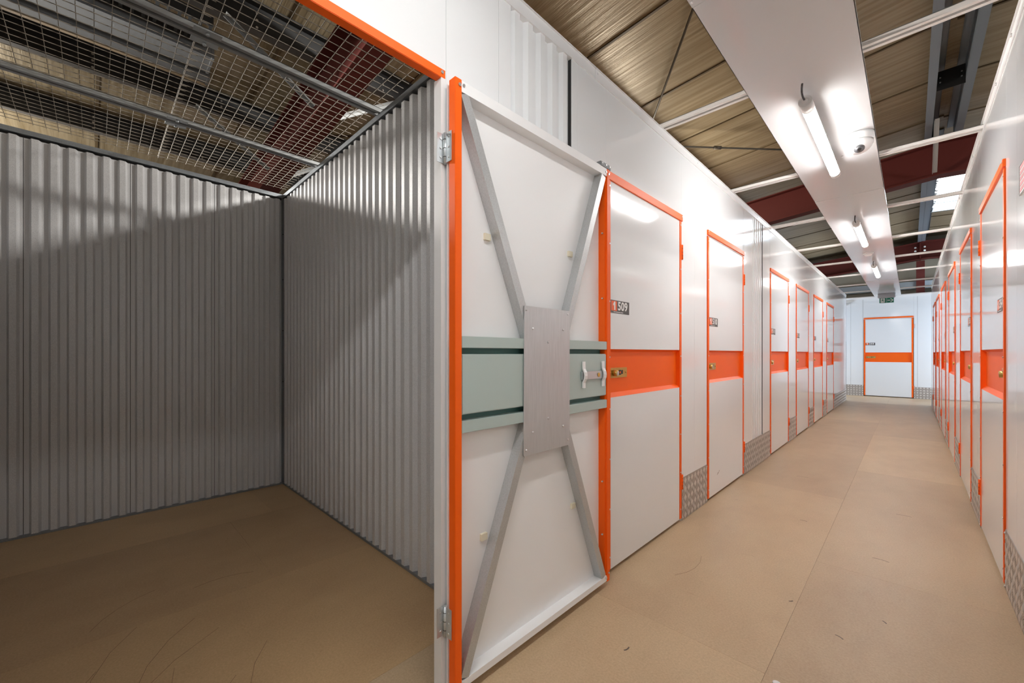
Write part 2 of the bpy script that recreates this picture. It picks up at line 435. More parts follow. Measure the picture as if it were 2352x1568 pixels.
for bx in ((-9.1,-9,-6,15.3,0,4.3),(6,6.1,-6,15.3,0,4.3),(-9,6,-6.1,-6,0,4.3)):
    b = MB(); b.box(*bx); b.build('cladding', OUTER, ob)
b = MB(); b.box(-3.0,4.4,-4.05,-4.0,0,2.6); o = b.build('wall_rear', WHITE_IN); tag(o, 'white partition closing the corridor behind the camera', 'wall', kind='structure')
# rooflight
w1 = root('window_1', (0,0,0), label='bright square rooflight above the right partition', cat='rooflight', kind='structure')
b = MB(); z0, z1 = roof_z(SX0)+.05, roof_z(SX1)+.05
b.quadbox([(SX0-.05,SY0-.05,z0),(SX1+.05,SY0-.05,z1),(SX1+.05,SY1+.05,z1),(SX0-.05,SY1+.05,z0),(SX0-.05,SY0-.05,z0+.004),(SX1+.05,SY0-.05,z1+.004),(SX1+.05,SY1+.05,z1+.004),(SX0-.05,SY1+.05,z0+.004)])
b.build('glazing', SKYLIGHT, w1)
b = MB(); b.bar((SX0,11.95,roof_z(SX0)+.02),(SX1,11.95,roof_z(SX1)+.02),.05,.05); b.bar((SX0,SY1-.02,roof_z(SX0)),(SX1,SY1-.02,roof_z(SX1)),.04,.08); b.build('glazing_bar', PURLIN_M, w1)
b = MB()
for k in range(40):
    y = SY0+(SY1-SY0)*k/40; w = random.uniform(.01,.07)
    b.box(SX0-.02,SX0+w,y,y+.06,roof_z(SX0)-.004,roof_z(SX0)+.004)
b.build('torn_lining_edge', WHITE_IN, w1)

# ------------------------------------------------------------------ steel frame
def rafter(y, label, splice=False):
    r = root('rafter', (0,y,0), label=label, cat='rafter', group='red portal frame rafters')
    def zt(x): return 4.0-.1*(1.43-x) if x <= 1.43 else 4.0-.05*(x-1.43)
    D = .45
    for x0, x1 in ((-8.9,1.43),(1.43,5.9)):
        for nm, za, zb, w in (('flange',-.018,0,.19),('flange',-D,-D+.018,.19),('web',-D+.018,-.018,.012)):
            b = MB(); pts = []
            for dz in (za, zb):
                pts += [(x0,-w/2,zt(x0)+dz),(x1,-w/2,zt(x1)+dz),(x1,w/2,zt(x1)+dz),(x0,w/2,zt(x0)+dz)]
            b.quadbox(pts); b.build(nm, RED_ST, r)
    if not splice: return r
    b = MB(); xx = 1.304
    b.box(xx-.012,xx+.012,-.095,.095,zt(xx)-D-.02,zt(xx)+.0); b.build('splice_plate', RED_ST, r)
    each('bolt', STEEL, r, [lambda b,dx=dx,dz=dz: b.cyl((xx+dx,-.006,zt(xx)+dz),(xx+dx,-.024,zt(xx)+dz),.022,12) for dx in (-.09,.08) for dz in (-.13,-.22)])
    return r
rafter(1.38, 'dark red steel rafter above the wire mesh of the open unit')
rafter(8.0, 'red steel rafter crossing the corridor nearest the rooflight')
r3 = rafter(14.75, 'red steel rafter farthest down the corridor, with bolted splice plate', True)
b = MB(); b.box(1.23,1.385,14.66,14.672,0,3.50); b.box(1.23,1.385,14.84,14.852,0,3.50); b.box(1.301,1.313,14.672,14.84,0,3.50)
tag(b.build('gable_column', RED_ST), 'red steel column rising behind the end wall', 'column')
for z, lab in ((2.93,'grey galvanised rail on the gable wall, lower one just above the end wall'),(3.75,'grey galvanised rail high on the gable wall under the rafter')):
    b = MB(); b.box(-8,6,14.98,15.0,z-.1,z+.1); b.box(-8,6,15.0,15.06,z+.085,z+.1); b.box(-8,6,14.92,15.0,z-.1,z-.085)
    tag(b.build('gable_rail', PURLIN_M), lab, 'rail', 'gable rails')
def purlin(x, sgn, label, y0=-5.8, y1=15.1, dep=.2, mt=None, shade=True):
    """Z section: lower flange towards -sgn, upper flange towards +sgn"""
    z = roof_z(x)-.004
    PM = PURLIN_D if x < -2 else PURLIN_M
    r = root('roof_purlin', (x,0,z), label=label, cat='purlin', group='galvanised roof purlins')
    b = MB(); b.box(-.0015,.0015,y0,y1,-dep,0); b.build('web', PM, r)
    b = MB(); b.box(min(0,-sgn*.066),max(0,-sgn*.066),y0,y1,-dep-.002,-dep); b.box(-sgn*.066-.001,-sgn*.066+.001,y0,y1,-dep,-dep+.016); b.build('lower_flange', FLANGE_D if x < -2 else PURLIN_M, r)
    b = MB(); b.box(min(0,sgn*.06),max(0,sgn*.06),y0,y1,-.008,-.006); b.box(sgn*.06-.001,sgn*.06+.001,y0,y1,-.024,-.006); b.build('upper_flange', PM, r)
    if x < -2:
        each('bolt', STEEL, r, [lambda b,y=y,dz=dz: b.cyl((.0015,y,dz),(.008,y,dz),.009,8) for y in (-.02,.86,1.9) for dz in (-.06,-.115,-.17)])
    return r
pl = purlin(1.322, 1, 'grey roof purlin above the corridor, left one of the close pair joined by a plate')
pr_ = purlin(1.535, -1, 'grey roof purlin above the corridor, right one of the close pair joined by a plate', y1=8.02)
purlin(1.392, 1, 'grey roof purlin edging the bright rooflight, beyond the red rafter', y0=8.03)
b = MB(); b.box(1.325,1.532,6.29,6.296,3.95,4.15); tp = tag(b.build('tie_plate', DARK), 'black bolted plate linking the close pair of roof purlins', 'plate')
each('bolt', STEEL, tp, [lambda b,x=x,z=z: b.cyl((x,6.29,z),(x,6.284,z),.007,10) for x in (1.35,1.505) for z in (4.03,4.08)])
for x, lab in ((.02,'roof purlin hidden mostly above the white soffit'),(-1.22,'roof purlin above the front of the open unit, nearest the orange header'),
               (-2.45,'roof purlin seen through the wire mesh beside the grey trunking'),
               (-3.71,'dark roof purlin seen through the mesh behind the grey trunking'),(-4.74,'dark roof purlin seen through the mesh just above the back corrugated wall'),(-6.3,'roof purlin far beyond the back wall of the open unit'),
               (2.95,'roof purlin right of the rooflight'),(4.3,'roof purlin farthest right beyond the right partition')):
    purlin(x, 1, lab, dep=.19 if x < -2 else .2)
# fly braces from purlins to the bottom of the first rafter
for x, sy, lab in ((-1.22,-1,'grey diagonal brace from purlin to red rafter above the front of the unit'),(-2.45,-1,'grey diagonal brace from purlin to red rafter above the middle of the unit'),(-3.71,-1,'grey diagonal brace from purlin to red rafter above the back of the unit'),
                   (-2.45,1,'pale diagonal brace on the far side of the red rafter'),(-3.71,1,'pale diagonal brace on the far side of the red rafter by the corner')):
    b = MB(); zb = 4.0-.1*(1.43-x)-.43
    b.bar((x,1.38+sy*.105,zb+.03),(x,1.38+sy*.72,roof_z(x)-.19),.045,.004, up=(1,0,0)); b.bar((x+.02,1.38+sy*.105,zb+.03),(x+.02,1.38+sy*.72,roof_z(x)-.19),.004,.04, up=(1,0,0))
    tag(b.build('diagonal_brace', CHAN_D), lab, 'brace', 'rafter braces')
# bracing rods
def rod(p, q, lab, buckle=None):
    r = root('bracing_rod', (0,0,0), label=lab, cat='rod', group='roof bracing rods')
    b = MB(); b.cyl(p, q, .011, 10); b.build('rod', RODM, r)
    if buckle is not None:
        p, q = Vector(p), Vector(q); d = (q-p).normalized(); c = p+(q-p)*buckle
        b = MB(); b.cyl(c-d*.05, c+d*.05, .022, 12); b.build('turnbuckle', RODM, r)
def rp(x, y, d=.10): return (x, y, roof_z(x)-d)
rod(rp(1.34,1.48), rp(-3.63,7.9), 'thin steel bracing rod slanting down from soffit to partition under the brown roof')
rod(rp(-3.74,1.48,.135), rp(.88,7.9,.135), 'thin steel bracing rod with turnbuckle under the brown roof', .66)
b = MB(); b.bar((1.335,7.89,3.58),(1.335,7.22,4.03),.05,.004,up=(1,0,0)); b.bar((1.36,7.89,3.58),(1.36,7.22,4.03),.004,.04,up=(1,0,0))
tag(b.build('diagonal_brace', GALV), 'grey flat brace from the purlin pair down to the red rafter by the rooflight', 'brace', 'rafter braces')
# trunking above the mesh
def trunk(name, x0, x1, z, h, y1, lab, m, lip=None):
    r = root(name, (0,0,0), label=lab, cat='cable trunking', group='cable containment above the mesh')
    b = MB(); b.box(x0,x1,-4,y1,z,z+h); b.build('casing', m, r, bevel=.004)
    b = MB(); b.box(x0-.006,x1+.006,y1-.012,y1+.004,z-.006,z+h+.004); b.build('end_cap', m, r)
    if lip:
        b = MB(); b.box(x0-.03,x0-.002,-4,y1,z-.004,z+.02); b.build('edge_lip', LIP_M, r)
    return r
trunk('cable_trunking', -2.73, -2.51, 3.30, .10, .60, 'wide grey galvanised trunking above the wire mesh', TRUNK_M)
trunk('cable_trunking', -2.90, -2.80, 3.30, .10, .62, 'narrow dark grey trunking with beige edge beside the wide one', TRUNK_M, True)
tr = root('cable_tray', (0,0,0), label='black perforated cable tray next to the wide grey trunking', cat='cable tray')
b = MB()
for k in range(46):
    y = -1.9+k*.054
    b.box(-2.47,-2.22,y,y+.018,3.34,3.343)
for x in (-2.47,-2.40,-2.31,-2.23): b.box(x,x+.014,-3,.55,3.337,3.346)
b.build('tray_floor', DARK, tr)
for x in (-2.475,-2.21):
    b = MB(); b.box(x,x+.004,-3,.55,3.337,3.40); b.build('tray_side', DARK, tr)

# ------------------------------------------------------------------ wire mesh over the unit
def mesh_panel(y0, y1, z, lab, ph):
    r = root('wire_mesh_panel', (0,0,0), label=lab, cat='wire mesh', group='wire mesh roof panels')
    p = .0545; w = .0012
    b = MB(); y = y0
    while y < y1:
        b.box(XB,-.03,y-w,y+w,z,z+.0032); y += p
    b.build('cross_wires', WIRE_M, r)
    b = MB(); x = -.04
    while x > XB:
        b.box(x-w,x+w,y0,y1,z-.003,z); x -= p
    b.build('long_wires', WIRE_M, r)
mesh_panel(YN, .345, 2.592, 'galvanised wire mesh panel over the near part of the open unit', 0)
mesh_panel(.318, YS, 2.598, 'galvanised wire mesh panel over the far part of the open unit, by the corner', 0)

def strut(name, p0, p1, lab, m_out, m_in, group, zb, w=.058, clips=(), sl=.009, hh=.022):
    """twin-lip channel, open below: two bright lips with a darker slot between"""
    r = root(name, (0,0,0), label=lab, cat='channel', group=group)
    p0, p1 = Vector(p0), Vector(p1); d = (p1-p0).normalized(); s = Vector((d.y,-d.x,0))
    def F(a, q, t): return tuple(p0+(p1-p0)*t+s*a+Vector((0,0,zb+q)))
    for sg in (-1,1):
        b = MB(); b.prism([(sg*w/2,0),(sg*sl,0),(sg*sl,.010),(sg*(sl+.003),.010),(sg*(sl+.003),.002),(sg*(w/2-.002),.002),(sg*(w/2-.002),hh),(sg*w/2,hh)],0,1,F); b.build('lip', m_out, r)
    b = MB(); b.prism([(-w/2,hh-.002),(w/2,hh-.002),(w/2,hh+.001),(-w/2,hh+.001)],0,1,F); b.build('channel_web', m_in, r)
    for t in clips:
        c = p0+(p1-p0)*t
        for sg in (-1,1):
            b = MB(); q = c+s*sg*.04; b.bar((q.x-d.x*.05,q.y-d.y*.05,zb-.004),(q.x+d.x*.05,q.y+d.y*.05,zb-.002),.035,.003); b.cyl((q.x,q.y,zb-.006),(q.x,q.y,zb-.016),.007,8); b.build('clip', ZINC, r)
    return r
strut('mesh_channel', (-1.10,YN,0), (-1.10,YS,0), 'grey steel channel under the wire mesh, nearer the orange header', CHAN_D, DARK, 'channels under the wire mesh', 2.545, clips=(.545,))
strut('mesh_channel', (-2.045,YN,0), (-2.045,YS,0), 'grey steel channel under the wire mesh, nearer the back wall', CHAN_D, DARK, 'channels under the wire mesh', 2.545, clips=(.545,))
ordn = ['nearest the camera, by the lit tube','second from the camera','third from the camera, past the red rafter','fourth from the camera','fifth from the camera, crossing the far red rafter','sixth from the camera','seventh from the camera','second from the end wall','touching the end wall']
for y, od in zip((2.512,3.94,5.39,6.86,8.26,9.70,11.14,12.39,13.75), ordn):
    x0 = -.03 if y < Y1 else -3; x1 = XR+.03 if y < Y1 else 4
    strut('ceiling_channel', (x0,y,0), (x1,y,0), 'white slotted channel across the corridor, '+od, CHAN_W, CHAN_G, 'channels across the corridor', WT+.005)

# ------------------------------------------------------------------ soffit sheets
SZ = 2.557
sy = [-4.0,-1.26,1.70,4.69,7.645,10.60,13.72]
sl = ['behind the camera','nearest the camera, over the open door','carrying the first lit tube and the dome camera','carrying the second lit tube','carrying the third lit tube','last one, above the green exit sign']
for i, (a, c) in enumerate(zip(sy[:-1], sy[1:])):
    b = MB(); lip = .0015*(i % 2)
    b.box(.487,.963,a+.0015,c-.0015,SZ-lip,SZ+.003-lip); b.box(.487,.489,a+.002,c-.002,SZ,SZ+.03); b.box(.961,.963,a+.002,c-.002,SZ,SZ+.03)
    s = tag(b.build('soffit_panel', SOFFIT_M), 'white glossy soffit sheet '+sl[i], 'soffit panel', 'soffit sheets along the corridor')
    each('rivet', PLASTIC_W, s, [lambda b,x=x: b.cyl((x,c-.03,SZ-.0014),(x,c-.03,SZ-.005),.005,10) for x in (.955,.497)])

# ------------------------------------------------------------------ tube lights
def tube_light(y0, lab, ln=1.24, m=None):
    r = root('tube_light', (.722,y0,SZ-.003), label=lab, cat='light', group='tube lights under the soffit')
    R = .0285; zc = -.062
    lo, hi = math.radians(-181), math.radians(1); nn = 20
    arc = [(R*math.cos(lo+(hi-lo)*i/nn), R*math.sin(lo+(hi-lo)*i/nn)) for i in range(nn+1)]
    b = MB(); b.prism(arc, .09, ln-.05, lambda p,q,t: (p,t,zc+q)); b.build('diffuser', m or TUBE, r)
    arc = [(-(R+.001)*math.cos(hi), zc+R*math.sin(hi)), ((R+.001)*math.cos(hi), zc+R*math.sin(hi)), (.024,-.032),(-.024,-.032)]
    b = MB(); b.prism(arc, .09, ln-.05, lambda p,q,t: (p,t,q)); b.build('housing', TUBE_END, r)
    for a, c in ((0,.09),(ln-.05,ln)):
        b = MB(); b.cyl((0,a,zc),(0,c,zc),R+.002,28); b.build('end_cap', TUBE_END, r)
    b = MB(); b.lathe((0,0,zc),[(.024,0),(.024,-.003),(.019,-.003),(.019,-.001),(.013,-.001),(.013,-.012),(.008,-.018)],20,'y'); b.build('cable_gland', TUBE_END, r)
    b = MB()
    pts = [(-.004*math.sin(k/14*PI), -.018-.06*math.sin(k/14*PI/2), zc-zc*.9*(1-math.cos(k/14*PI/2))) for k in range(15)]
    b.tube(pts,.0048); b.build('cable', CABLE, r)
    for y in (.25, ln-.25):
        b = MB(); b.box(-.018,.018,y-.012,y+.012,-.035,0); b.build('mounting_clip', STEEL, r)
    b = MB(); b.cyl((.055,ln-.16,0),(.055,ln-.16,-.006),.006,8); b.build('fixing_screw', STEEL, r)
    return r
for y, lab in ((2.64,'lit white tube light nearest the camera, beside the dome camera'),(5.47,'lit white tube light second down the corridor'),(8.34,'lit white tube light farthest down the corridor')):
    tube_light(y, lab)
for y, lab in ((-.20,'lit tube light over the open doorway, above and behind the camera'),(-1.62,'lit tube light second behind the camera'),(-3.2,'lit tube light at the rear end of the corridor')):
    tube_light(y, lab, m=TUBE_N)

# dome camera
dc = root('dome_camera', (.884,3.44,SZ-.002), label='white security dome camera on the soffit', cat='security camera')
b = MB(); b.lathe((0,0,0),[(.056,0),(.057,-.012),(.055,-.030),(.054,-.034)],40); b.build('base', PLASTIC_W, dc)
b = MB(); b.lathe((0,0,0),[(.0535,-.035),(.053,-.045),(.047,-.062),(.036,-.075),(.02,-.083),(.004,-.085)],40); b.build('cover', PLASTIC_W, dc)
wv = Vector((.10,-.62,-.78)).normalized(); c0 = Vector((0,0,-.036))
b = MB(); b.cyl(c0+wv*.036, c0+wv*.0505, .030, 28, .021); b.build('bezel', PLASTIC_W, dc)
b = MB(); b.cyl(c0+wv*.0500, c0+wv*.0535, .0205, 28, .016); b.cyl(c0+wv*.0535, c0+wv*.056, .016, 28, .006); b.build('lens_window', GLASS_D, dc)
b = MB(); b.cyl(c0+wv*.055, c0+wv*.0568, .0075, 20); b.build('lens', DARK, dc)
dc.scale = (1.38,1.38,1.38)
# smoke detector
sd = root('smoke_detector', (.70,7.56,SZ-.002), label='round white smoke detector on the soffit between two lit tubes', cat='smoke detector')
b = MB(); b.lathe((0,0,0),[(.06,0),(.06,-.010),(.056,-.014)],32); b.build('base', PLASTIC_W, sd)
b = MB(); b.lathe((0,0,0),[(.044,-.014),(.044,-.030),(.036,-.040),(.01,-.042)],32); b.build('chamber', PLASTIC_W, sd)

# exit sign
ex = root('exit_sign', (.60,12.95,SZ-.002), label='green running man exit sign with arrow hanging from the soffit', cat='exit sign')
b = MB(); b.box(-.02,.27,-.05,.05,-.11,0); b.build('casing', EXIT_B, ex, bevel=.004)
b = MB()
for z in (-.02,-.055,-.085): b.box(-.032,.282,-.056,.056,z-.006,z+.006)
b.build('casing_fins', EXIT_B, ex)
b = MB(); b.box(0,.25,-.004,.004,-.225,-.11); b.build('sign_blade', EXIT_G, ex)
def flat(name, polys, m, y=-.0045):
    b = MB()
    for p in polys: b.poly(p, .0008)
    o = b.build(name, m, ex); o.location = (0,y,-.225); return o
flat('doorway', [[(.022,.008),(.095,.008),(.095,.107),(.022,.107)],[(.1265,.0),(.1305,0),(.1305,.115),(.1265,.115)]], SIGN_W)
man = [[(.055,.09),(.065,.09),(.068,.098),(.060,.104),(.052,.098)],[(.045,.085),(.07,.08),(.066,.055),(.05,.055)],[(.05,.055),(.066,.055),(.085,.035),(.09,.015),(.082,.015),(.077,.033)],[(.05,.055),(.06,.055),(.045,.035),(.028,.025),(.028,.033),(.04,.04)],[(.068,.08),(.085,.07),(.09,.058),(.084,.056),(.079,.065),(.066,.072)],[(.045,.085),(.03,.07),(.033,.055),(.039,.057),(.037,.068),(.05,.076)]]
flat('running_man', man, EXIT_G, -.0055)
flat('arrow', [[(.14,.05),(.19,.05),(.19,.066),(.14,.066)],[(.185,.02),(.20,.02),(.243,.058),(.20,.097),(.185,.097),(.222,.058)]], SIGN_W)

# ------------------------------------------------------------------ closed storage doors
def number_plate(parent, x, z, txt, y=-.0005):
    """faces -y; x,z lower left"""
    w, h = .196, .068
    b = MB(); b.box(x,x+w,y-.0012,y,z,z+h); p = b.build('number_plate', SIGN_G, parent)
    b = MB(); b.box(x+.006,x+.064,y-.0016,y-.001,z+.012,z+h-.004); b.build('floor_square', SIGN_O, p)
    b = MB(); b.poly([(.0165,0),(.0285,0),(.0285,.045),(.019,.045),(.006,.032),(.006,.022),(.0165,.029)], .0006); fd = b.build('floor_digit', SIGN_W, p); fd.location = (x+.018,y-.0016,z+.016)
    text_obj('unit_number', txt, SIGN_W, .044, p, (x+.074,y-.0014,z+.016), 1.06, bold=.034, track=1.06, th=.0006)
    b = MB(); xx = x+.03
    for n in (5,3,7,6,2,5,3):
        b.box(xx,xx+n*.0026,y-.0015,y-.001,z+.0045,z+.0078); xx += n*.0026+.003
    b.build('small_print', SIGN_W, p)
    return p
def closed_door(lock_left=True):
    W = DW
    r = root('storage_door')
    M = (lambda x: x) if lock_left else (lambda x: W-x)
    def bx(b, x0, x1, *a):
        x0, x1 = sorted((M(x0), M(x1))); b.box(x0, x1, *a); return b
    T = -.003     # skin face
    for nm, z0, z1 in (('lower_panel',.022,.918),('upper_panel',1.172,2.05)):
        b = MB(); bx(b,.004,W-.004,T,.02,z0,z1); b.build(nm, WHITE, r)
    # pressed recess: back and four sloping sides
    b = MB(); z0, z1, D = .918, 1.172, .0185
    o4 = [(M(.02),T,z0),(M(W-.02),T,z0),(M(W-.02),T,z1),(M(.02),T,z1)]
    i4 = [(M(.03),D,z0+.022),(M(W-.030),D,z0+.022),(M(W-.030),D,z1-.014),(M(.03),D,z1-.014)]
    vo = [b.bm.verts.new(p) for p in o4]; vi = [b.bm.verts.new(p) for p in i4]
    for i in range(4): b.bm.faces.new([vo[i],vo[(i+1)%4],vi[(i+1)%4],vi[i]])
    b.bm.faces.new(vi); b.build('recess', ORANGE, r)
    for x0, x1 in ((0,.031),(W-.031,W)):
        b = MB(); bx(b,x0,x1,-.006,.02,.024,2.055); s = b.build('stile', ORANGE, r, bevel=.001)
        xm = M((x0+x1)/2+(.004 if x0==0 else -.004))
        each('rivet', STEEL, s, [lambda b,z=z: b.cyl((xm,-.006,z),(xm,-.009,z),.0042,8) for z in (.09,.34,.60,.86,1.13,1.42,1.72,2.02)])
    b = MB(); bx(b,.0,W,.030,.04,.0,.05); b.build('gap_shade', SEAM, r)  # dark strip standing in for the shade under the closed door
    # brass lock plate
    b = MB(); bx(b,.045,.236,D-.006,D-.002,1.018,1.072); lp = b.build('lock_plate', BRASS, r, bevel=.0008)
    b = MB(); b.cyl((M(.092),D-.004,1.045),(M(.096),D-.030,1.043),.0165,20); b.build('lock_cylinder', BRASS, lp)
    b = MB(); b.cyl((M(.0959),D-.029,1.0431),(M(.0962),D-.0312,1.043),.0125,20); b.build('cylinder_face', STEEL, lp)
    b = MB(); b.cyl((M(.156),D-.006,1.046),(M(.156),D-.010,1.046),.0155,6); b.build('hex_nut', DARK, lp)
    b = MB(); b.cyl((M(.156),D-.010,1.046),(M(.156),D-.0105,1.046),.0065,12); b.build('indicator', ORANGE, lp)
    b = MB(); bx(b,.176,.190,D-.0066,D-.006,1.036,1.058); b.build('slot', DARK, lp)
    each('rivet', BRASS, lp, [lambda b,x=x: b.lathe((M(x),D-.006,1.046),[(.006,0),(.005,-.003),(.002,-.0045)],12,'y') for x in (.058,.222)])
    # hinges on the outer stile edge
    for z in (.22,1.79):
        b = MB(); b.cyl((M(W+.006),-.008,z),(M(W+.006),-.008,z+.10),.0062,12); bx(b,W-.012,W+.002,-.0085,-.005,z,z+.1); h = b.build('hinge', ORANGE, r)
        b = MB(); bx(b,W+.012,W+.034,-.002,0,z,z+.1); b.build('hinge_leaf', ZINC, h)
        each('knuckle_gap', DARK, h, [lambda b,k=k: b.cyl((M(W+.006),-.008,z+k-.001),(M(W+.006),-.008,z+k+.001),.0066,12) for k in (.025,.05,.075)])
    return r
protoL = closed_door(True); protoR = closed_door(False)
def place_door(proto, first, loc, rz, num, lock_left, label, group):
    o = proto if first else copy_tree(proto)
    o.location = loc; o.rotation_euler = (0,0,rz); tag(o, label, 'door', group, 'thing'); return o
lwords = ['beside the open door','left of the fluted white infill','right of the fluted white infill','fourth along the left partition','fifth along the left partition','farthest along the left partition']
rwords = ['nearest on the right partition','second along the right partition','third along the right partition','fourth along the right partition','fifth along the right partition','farthest along the right partition']
doors = []
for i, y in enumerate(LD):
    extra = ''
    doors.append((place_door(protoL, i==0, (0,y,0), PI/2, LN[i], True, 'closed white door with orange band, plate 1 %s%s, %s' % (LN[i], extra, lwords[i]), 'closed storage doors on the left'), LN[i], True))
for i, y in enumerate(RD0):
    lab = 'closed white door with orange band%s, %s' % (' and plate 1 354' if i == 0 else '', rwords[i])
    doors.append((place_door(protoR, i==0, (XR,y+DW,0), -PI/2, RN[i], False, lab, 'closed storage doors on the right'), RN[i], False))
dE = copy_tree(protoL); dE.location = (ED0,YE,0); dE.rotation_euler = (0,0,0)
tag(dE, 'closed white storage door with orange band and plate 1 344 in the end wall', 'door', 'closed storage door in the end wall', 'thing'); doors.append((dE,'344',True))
for o, n, ll in doors:
    number_plate(o, .034 if ll else DW-.034-.196, 1.363, n, -.003)
# scuff on door 510
b = MB()
for x, z, l, a in ((.22,.165,.03,.5),(.245,.172,.012,.5),(.262,.181,.018,.55)): b.bar((x,-.0032,z),(x+l*math.cos(a),-.0032,z+l*math.sin(a)),.0008,.004)
b.build('scuff', SCUFF, doors[1][0])

# ------------------------------------------------------------------ open door folded back against the left partition
od = root('open_storage_door', (.012,.820,0), PI/2, label='open storage door folded back, showing its inner face with steel cross bracing', cat='door', kind='thing')
# local: x right (0 = hinge edge), -y out of the wall; leaf from y=0 (skin) to y=-.048 (flange face)
W = .956; FY = -.048
b = MB(); b.box(.002,W-.002,-.004,0,.036,2.054); b.build('inner_panel', WHITE_IN, od)
b = MB(); b.box(.026,W-.026,FY,-.004,2.017,2.054); b.build('top_rail', WHITE_IN, od)
b = MB(); b.box(.026,W-.026,FY,-.004,.036,.061); b.build('bottom_rail', WHITE_IN, od)
b = MB(); b.box(0,.028,FY-.001,-.016,.030,2.056); hs = b.build('hinge_stile', ORANGE, od, bevel=.0012)
b = MB(); b.cyl((.018,FY-.001,2.035),(.018,FY-.005,2.035),.0055,12); b.build('rivet', STEEL, hs)
b = MB(); b.box(W-.024,W,FY-.001,-.002,.030,2.056); b.box(W-.030,W-.0,FY+.008,-.002,.05,2.03); ls = b.build('lock_stile', ORANGE, od, bevel=.001)
each('rivet', STEEL, ls, [lambda b,z=z: b.cyl((W-.010,FY-.001,z),(W-.010,FY-.0045,z),.0042,10) for z in (.07,2.03)]+
     [lambda b,z=z: b.cyl((W-.030,FY+.02,z),(W-.038,FY+.02,z),.004,8) for z in (.26,.52,1.42,1.74)])
each('rivet', STEEL, od, [lambda b,x=x,z=z: b.cyl((x,FY,z),(x,FY-.0035,z),.005,12) for x, z in ((.036,2.040),(.034,.046),(W-.032,.052),(W-.032,2.035))])
# teal pressed pan
b = MB(); b.box(.030,W-.028,FY+.002,-.008,.945,1.147); tb = b.build('lock_box', TEAL, od, bevel=.003)
for nm, z0, z1, d in (('upper_stiffener',1.168,1.207,FY-.001),('lower_stiffener',.884,.924,FY-.001)):
    b = MB(); b.box(.028,W-.026,d,-.006,z0,z1); b.build(nm, TEAL, od, bevel=.0015)
b = MB(); b.box(.028,W-.026,-.012,-.004,.92,1.17); b.build('pan_back', mat('dark teal pan back', (.10,.22,.205,1), .5), od)  # pan back in a darker teal than the box and stiffeners
# X bracing: four channels from the corners to the plate
def brace(p, q):
    p = Vector((p[0],FY/2-.002,p[1])); q = Vector((q[0],FY/2-.002,q[1])); d = (q-p).normalized(); s = Vector((d.z,0,-d.x))
    b = MB(); w = .0175
    def F(a, o, t): return tuple(p+(q-p)*t+s*a+Vector((0,o,0)))
    b.prism([(-w,FY*.45),(w,FY*.45),(w,-FY*.45),(w-.003,-FY*.45),(w-.003,FY*.45+.003),(-w+.003,FY*.45+.003),(-w+.003,-FY*.45),(-w,-FY*.45)],0,1,F)
    return b.build('brace', GALV, od)
Y0 = .820
brace((.862-Y0,2.015),(1.1975-Y0,1.21)); brace((1.724-Y0,2.012),(1.413-Y0,1.21))
brace((.862-Y0,.066),(1.191-Y0,.882)); brace((1.724-Y0,.064),(1.403-Y0,.882))
cpz = []
b = MB(); P = [(1.151-Y0,1.333),(1.441-Y0,1.333),(1.441-Y0,.758),(1.436-Y0,.753),(1.151-Y0,.753),(1.146-Y0,.758)]
b.poly(P, .0025); pt = b.build('centre_plate', PLATE_M, od); pt.location = (0,FY-.0012,0)
each('rivet', STEEL, pt, [lambda b,x=x,z=z: b.lathe((1.149-Y0+x,-.0025,.755+z),[(.0048,0),(.0042,-.002),(.0015,-.003)],12,'y') for x, z in ((.012,.563),(.278,.563),(.05,.492),(.245,.495),(.145,.44),(.145,.13),(.05,.085),(.245,.085),(.012,.02),(.278,.022))])
for x, z in ((.995,1.573),(1.500,1.599),(.978,.488),(1.523,.454)):
    b = MB(); b.box(x-Y0-.012,x-Y0+.016,-.014,-.004,z-.012,z+.012); b.build('foam_pad', CREAM, od)
# sliding bolt in two white guides on the lock box
gx = [1.549-Y0, 1.711-Y0]
b = MB(); b.box(gx[0]-.016,gx[1]+.012,FY-.006,FY-.001,1.030,1.066); sb = b.build('slide_bolt', ZINC, od, bevel=.0008)
b = MB(); b.cyl((1.668-Y0,FY-.006,1.048),(1.668-Y0,FY-.0075,1.048),.010,16); b.build('keyhole', DARK, sb)
b = MB(); b.lathe((1.668-Y0,FY-.0075,1.048),[(.0105,0),(.0105,-.001),(.0075,-.001)],16,'y'); b.build('keyhole_rim', BRASS, sb)
for x in gx:
    b = MB(); pts = [(x,FY+.001-.004,1.112),(x,FY-.004,1.078),(x,FY-.013,1.062),(x,FY-.015,1.048),(x,FY-.013,1.034),(x,FY-.004,1.018),(x,FY-.004,.992)]
    for p, q in zip(pts[:-1], pts[1:]): b.bar(p, q, .019, .006, up=(0,-1,0.001))
    b.build('bolt_guide', PLASTIC_W, od)
